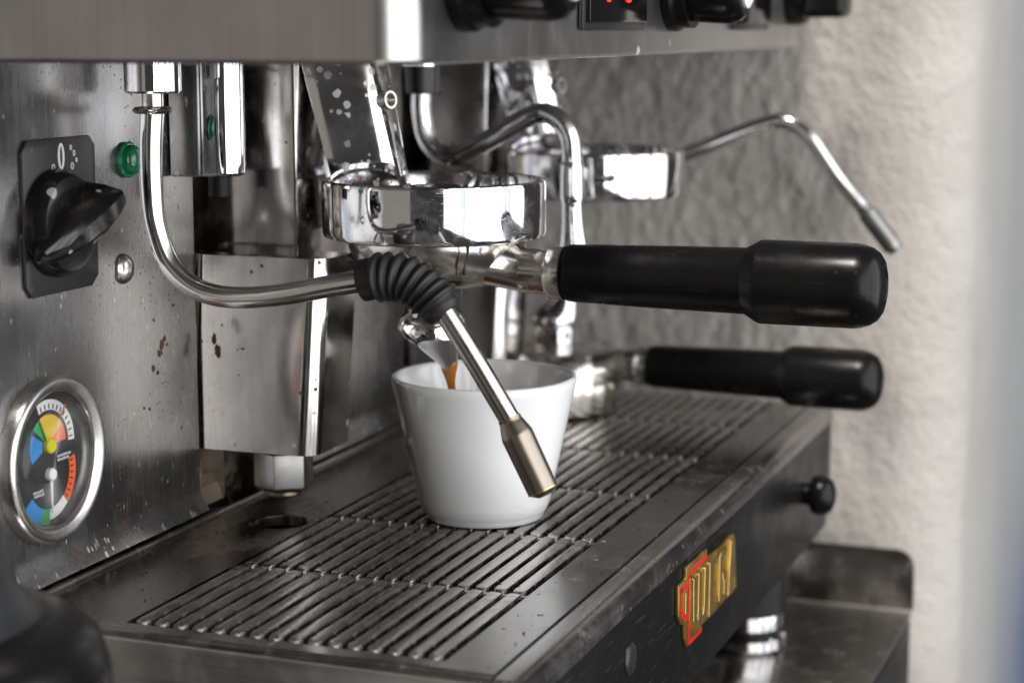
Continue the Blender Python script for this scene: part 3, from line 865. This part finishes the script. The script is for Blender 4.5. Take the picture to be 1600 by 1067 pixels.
# cross bridges that carry the bars
for i, x in enumerate(rows):
    box('bridge', (x-.0016, x+.0016), (ya-.0012, yb+.0012), (-.0032, -.0009), 'bar', gl, bevel=.0006)
def bar_mesh(L, wdt, k):
    secs = [(-1, -.0020), (-1, -.0005), (-.93, -.00012), (-.5, -.00001), (.5, 0), (.93, -.00010), (1, -.0005), (1, -.0020)]
    rings = []
    for x, s_, dz in ((.0003, .55, -.0006), (.0009, .86, -.00025), (.0018, .98, -.00006), (.0040, 1, 0), (L-.0040, 1, 0), (L-.0018, .98, -.00006), (L-.0009, .86, -.00025), (L-.0003, .55, -.0006)):
        rings.append([(x, a*wdt/2*s_, z+dz+.0004+.00012*k*a) for a, z in secs])
    return loft(rings)
bw = pitch-.0027
for i in range(len(rows)-1):
    L = rows[i+1]-rows[i]
    v, f = bar_mesh(L, bw, 1)
    me = None
    for j in range(NS-1):
        yc = ya+pitch*(j+.5)
        if me is None:
            o = mesh_obj('bar', v, f, 'bar', gl, smooth=35); me = o.data
        else:
            o = bpy.data.objects.new('bar', me); COL.objects.link(o); o.parent = gl
        o.location = (rows[i], yc, random.uniform(-.00012, .00012))
        o.rotation_euler = (R(random.uniform(-1.1, 1.1)), 0, 0)

# ------------------------------------------------------------------ portafilters
def portafilter(label, loc, dirty):
    t = thing('portafilter', label, 'portafilter', loc, 'portafilters')
    lathe('bowl', [(.0300, -.002), (.0320, 0), (.0345, 0), (.0352, -.001), (.0352, -.016), (.0345, -.0190), (.0325, -.0235), (.0295, -.0285), (.0262, -.0318), (.0230, -.0330), (0, -.0332)], (0, 0, 0), 'z', 'cast', t, seg=72, smooth=40)
    for s_ in (1, -1):
        a = 0 if s_ == 1 else PI
        poly = []
        for k in range(7):
            b = a+R(-16+32*k/6); poly.append((.0400*math.cos(b), .0400*math.sin(b)))
        for k in range(7):
            b = a+R(16-32*k/6); poly.append((.0345*math.cos(b), .0345*math.sin(b)))
        v, f = loft([[(x, y, -.006) for x, y in poly], [(x, y, -.0025) for x, y in poly]])
        mesh_obj('lug', v, f, 'cast', t)
    # arm
    def ell(y, zc, wx, wz, n=28): return [(wx*math.cos(2*PI*i/n), -y, zc+wz*math.sin(2*PI*i/n)) for i in range(n)]
    rings = [ell(.020, -.0215, .0190, .0110), ell(.027, -.0225, .0150, .0108), ell(.0335, -.0242, .0112, .0100), ell(.0380, -.0258, .0092, .0092), ell(.0400, -.0263, .0090, .0090), ell(.0490, -.0265, .0090, .0090), ell(.0496, -.0265, .0100, .0100), ell(.0505, -.0265, .0106, .0106), ell(.0560, -.0265, .0106, .0106), ell(.0568, -.0265, .0098, .0098), ell(.060, -.0265, .007, .007)]
    v, f = loft(rings)
    mesh_obj('arm', v, f, 'cast', t, smooth=40)
    v, f = loft([[(-.0016, -.030, -.006), (.0016, -.030, -.006), (.0016, -.030, -.024), (-.0016, -.030, -.024)], [(-.0008, -.0390, -.0155), (.0008, -.0390, -.0155), (.0008, -.0410, -.022), (-.0008, -.0410, -.022)]])
    mesh_obj('rib', v, f, 'cast', t)
    h = lathe('handle', [(.0060, .0570), (.0104, .0572), (.0113, .0582), (.0115, .0600), (.0122, .0900), (.0128, .1292), (.0132, .1300), (.0158, .1345), (.0161, .1355), (.0161, .1715), (.0157, .1745), (.0146, .1775), (.0128, .1800), (.0102, .1817), (.0070, .1825), (.0066, .1820), (0, .1818)], (0, 0, -.0265), 'y-', 'black', t, seg=72, smooth=28)
    lathe('washer', [(.0085, .0562), (.0108, .0563), (.0108, .0569), (.0085, .0570)], (0, 0, -.0265), 'y-', 'dark', t, seg=48)
    # spout: hex connector and a flared outlet curving down
    v, f = loft([[(.0112*k*math.cos(R(a+12)), .0112*k*math.sin(R(a+12)), z) for a in range(0, 360, 45)] for z, k in ((-.0325, .9), (-.0332, 1), (-.0445, 1), (-.0455, .92))])
    mesh_obj('spout_nut', v, f, 'chrome', t, smooth=25, bevel=.0004)
    rings = []
    for cx, cy, z, rx, ry in ((0, 0, -.0450, .0100, .0100), (-.001, .0006, -.0478, .0128, .0130), (-.0025, .0008, -.0515, .0130, .0136), (-.0035, -.0006, -.0550, .0110, .0118), (-.0040, -.0030, -.0585, .0082, .0088), (-.0042, -.0054, -.0620, .0058, .0060), (-.0040, -.0070, -.0648, .0042, .0042), (-.0040, -.0078, -.0668, .0034, .0034)):
        rings.append([(cx+rx*math.cos(2*PI*i/32), cy+ry*math.sin(2*PI*i/32), z) for i in range(32)])
    v, f = loft(rings)
    mesh_obj('spout', v, f, 'chrome', t, smooth=60)
    return t
p1 = portafilter('black-handled portafilter locked into the near group above the white cup', (0, .0215, .1285), True)
def copy_tree(o, parent=None):
    c = o.copy(); COL.objects.link(c); c.parent = parent
    for ch in list(o.children): copy_tree(ch, c)
    return c
p2 = copy_tree(p1)
p2['label'] = 'loose black-handled portafilter lying upside down at the far end of the grille'
p2.location = (.222, .0470, .0022)
p2.rotation_euler = (0, PI, R(-2))
p2.scale = (.94, .94, .94)

# ------------------------------------------------------------------ cup and coffee
cp = thing('coffee_cup', 'white tapered china cup standing on the grille under the near spout', 'cup', (0, 0, .0006))
lathe('cup_body', [(0, .0022), (.0200, .0022), (.0216, .0004), (.0234, 0), (.0243, .0005), (.0246, .0020), (.0251, .0028), (.0262, .0044), (.0272, .0078), (.0372, .0545), (.0376, .0568), (.0374, .0580), (.0364, .0586), (.0354, .0582), (.0348, .0568), (.0340, .0530), (.0265, .0165), (.0235, .0090), (.0160, .0062), (0, .0058)], (0, 0, 0), 'z', 'china', cp, seg=128, smooth=60)
lathe('coffee_fill', [(0, .0150), (.0258, .0150), (.0258, .0146), (0, .0146)], (0, 0, 0), 'z', 'coffee', cp, seg=64)

random.seed(11)
sx, sy = -.0040, .0215-.0078
tube('coffee_stream', [(sx, sy, .0640), (sx, sy-.0002, .0600), (sx-.0002, sy-.0010, .0545), (sx-.0004, sy-.0020, .0480), (sx-.0005, sy-.0026, .0380), (sx-.0006, sy-.0030, .0150)], lambda t: .0030*(1-.55*t)+.0007*math.sin(9*t+1), 'coffee', None, seg=20, n=8)
tag(bpy.data.objects['coffee_stream'], 'brown coffee pouring from the spout into the white cup', 'coffee')

# ------------------------------------------------------------------ near corner: black necked object on the counter
nb = thing('black_container', 'blurred black plastic vessel with a narrow neck in the near corner', 'container', (-.300, .0580, CZ))
zz = -CZ
lathe('neck', [(0, zz+.0620), (.0290, zz+.0620), (.0305, zz+.0605), (.0325, zz+.050), (.0345, zz+.043), (.0385, zz+.0380), (.0400, zz+.0370), (.030, zz+.036)], (0, 0, 0), 'z', 'plastic', nb, seg=72, smooth=50)
lathe('body', [(.030, zz+.0365), (.0405, zz+.0366), (.0500, zz+.0335), (.0560, zz+.0285), (.0585, zz+.0200), (.0600, zz-.01), (.0600, .002), (.058, 0), (0, 0)], (0, 0, 0), 'z', 'black', nb, seg=72, smooth=50)

# ------------------------------------------------------------------ dried drips and loose grounds
for dx, z1 in ((-.0024, -.0330), (.0012, -.0315)):
    an = R(200)
    def on(zr, off):
        r = .0354 if zr > -.016 else .0354-(-.016-zr)*.42
        a = R(222)+off/.035
        return ((r+.0001)*math.cos(a), (r+.0001)*math.sin(a), zr)
    tube('dried_drip', [on(-.0130, dx), on(-.018, dx+.0003), on(-.022, dx-.0002), on(-.0262, dx+.0004)], lambda t: .0005+.0003*math.sin(7*t+dx*900), 'stain', p1, seg=8, n=6)
random.seed(21)
gv = []; gf = []
def grain(x, y, z, r):
    b = len(gv)
    q = [Vector((random.gauss(0, 1), random.gauss(0, 1), random.gauss(0, 1))).normalized()*r*random.uniform(.6, 1.2) for _ in range(4)]
    base = [Vector((1, 0, -.5)), Vector((-.6, .9, -.5)), Vector((-.6, -.9, -.5)), Vector((0, 0, .9))]
    for k in range(4):
        p = base[k]*r+q[k]*.4; gv.append((x+p.x, y+p.y, z+r*.55+p.z))
    gf.extend([(b, b+1, b+2), (b, b+3, b+1), (b+1, b+3, b+2), (b+2, b+3, b)])
for _ in range(150):                               # on the collar's top, mostly near the neck and the far rim
    a = random.uniform(0, 2*PI); r = math.sqrt(random.uniform(.12, 1))*.0395
    grain(r*math.cos(a), .0215+r*math.sin(a), .1306, random.uniform(.00025, .0007))
for _ in range(70): grain(random.gauss(-.014, .008), random.gauss(.052, .006), .1306, random.uniform(.0003, .0008))
for _ in range(60): grain(random.uniform(-.18, .25), random.choice((random.uniform(.062, .100), random.uniform(-.073, -.056))), .0001, random.uniform(.0002, .0006))
for _ in range(35): grain(random.gauss(-.09, .05), random.gauss(.088, .006), .0001, random.uniform(.0002, .0007))
tag(mesh_obj('coffee_grounds', gv, gf, 'stain', None, smooth=None), 'loose brown coffee grounds scattered on the collar top and tray', 'coffee grounds', kind='stuff')

# dried coffee splashes on the near panel and cover: thin irregular crusts
random.seed(5)
def crust(x, z, r, tall):
    n = 14
    ph = [random.uniform(.55, 1.2) for _ in range(n)]
    poly = [(x+r*ph[i]*math.cos(2*PI*i/n), z+r*tall*ph[i]*math.sin(2*PI*i/n)) for i in range(n)]
    return poly
for x, z, r, tall in ((-.0695, .0755, .0016, 1.2), (-.0711, .0725, .0017, 1.0), (-.0674, .0778, .0010, 1.0), (-.0762, .0675, .0012, 1.2), (-.0730, .0650, .0009, 1.0), (-.0655, .0752, .0005, 1), (-.0750, .0860, .0006, 1), (-.0800, .0520, .0006, 1), (-.0840, .0530, .0005, 1), (-.0600, .0900, .0006, 1), (-.0560, .0400, .0005, 1)):
    prism_y('dried_splash', crust(x, z, r, tall), PY-.00005, PY-.00030, 'stain', pa, smooth=None)
for y, z, r, tall in ((.1009, .0739, .0011, 2.0), (.0996, .0690, .0013, 2.2), (.0879, .0707, .0007, .7), (.0905, .0700, .0005, .6), (.0950, .0950, .0006, 1)):
    poly = crust(y, z, r, tall)
    sh_ = (.1080-z)/.0795*.0055*0
    prism_x('dried_splash', [(a+sh_, b) for a, b in poly], -.0408, -.0404, 'stain', bpy.data.objects['valve_cover'], smooth=None)
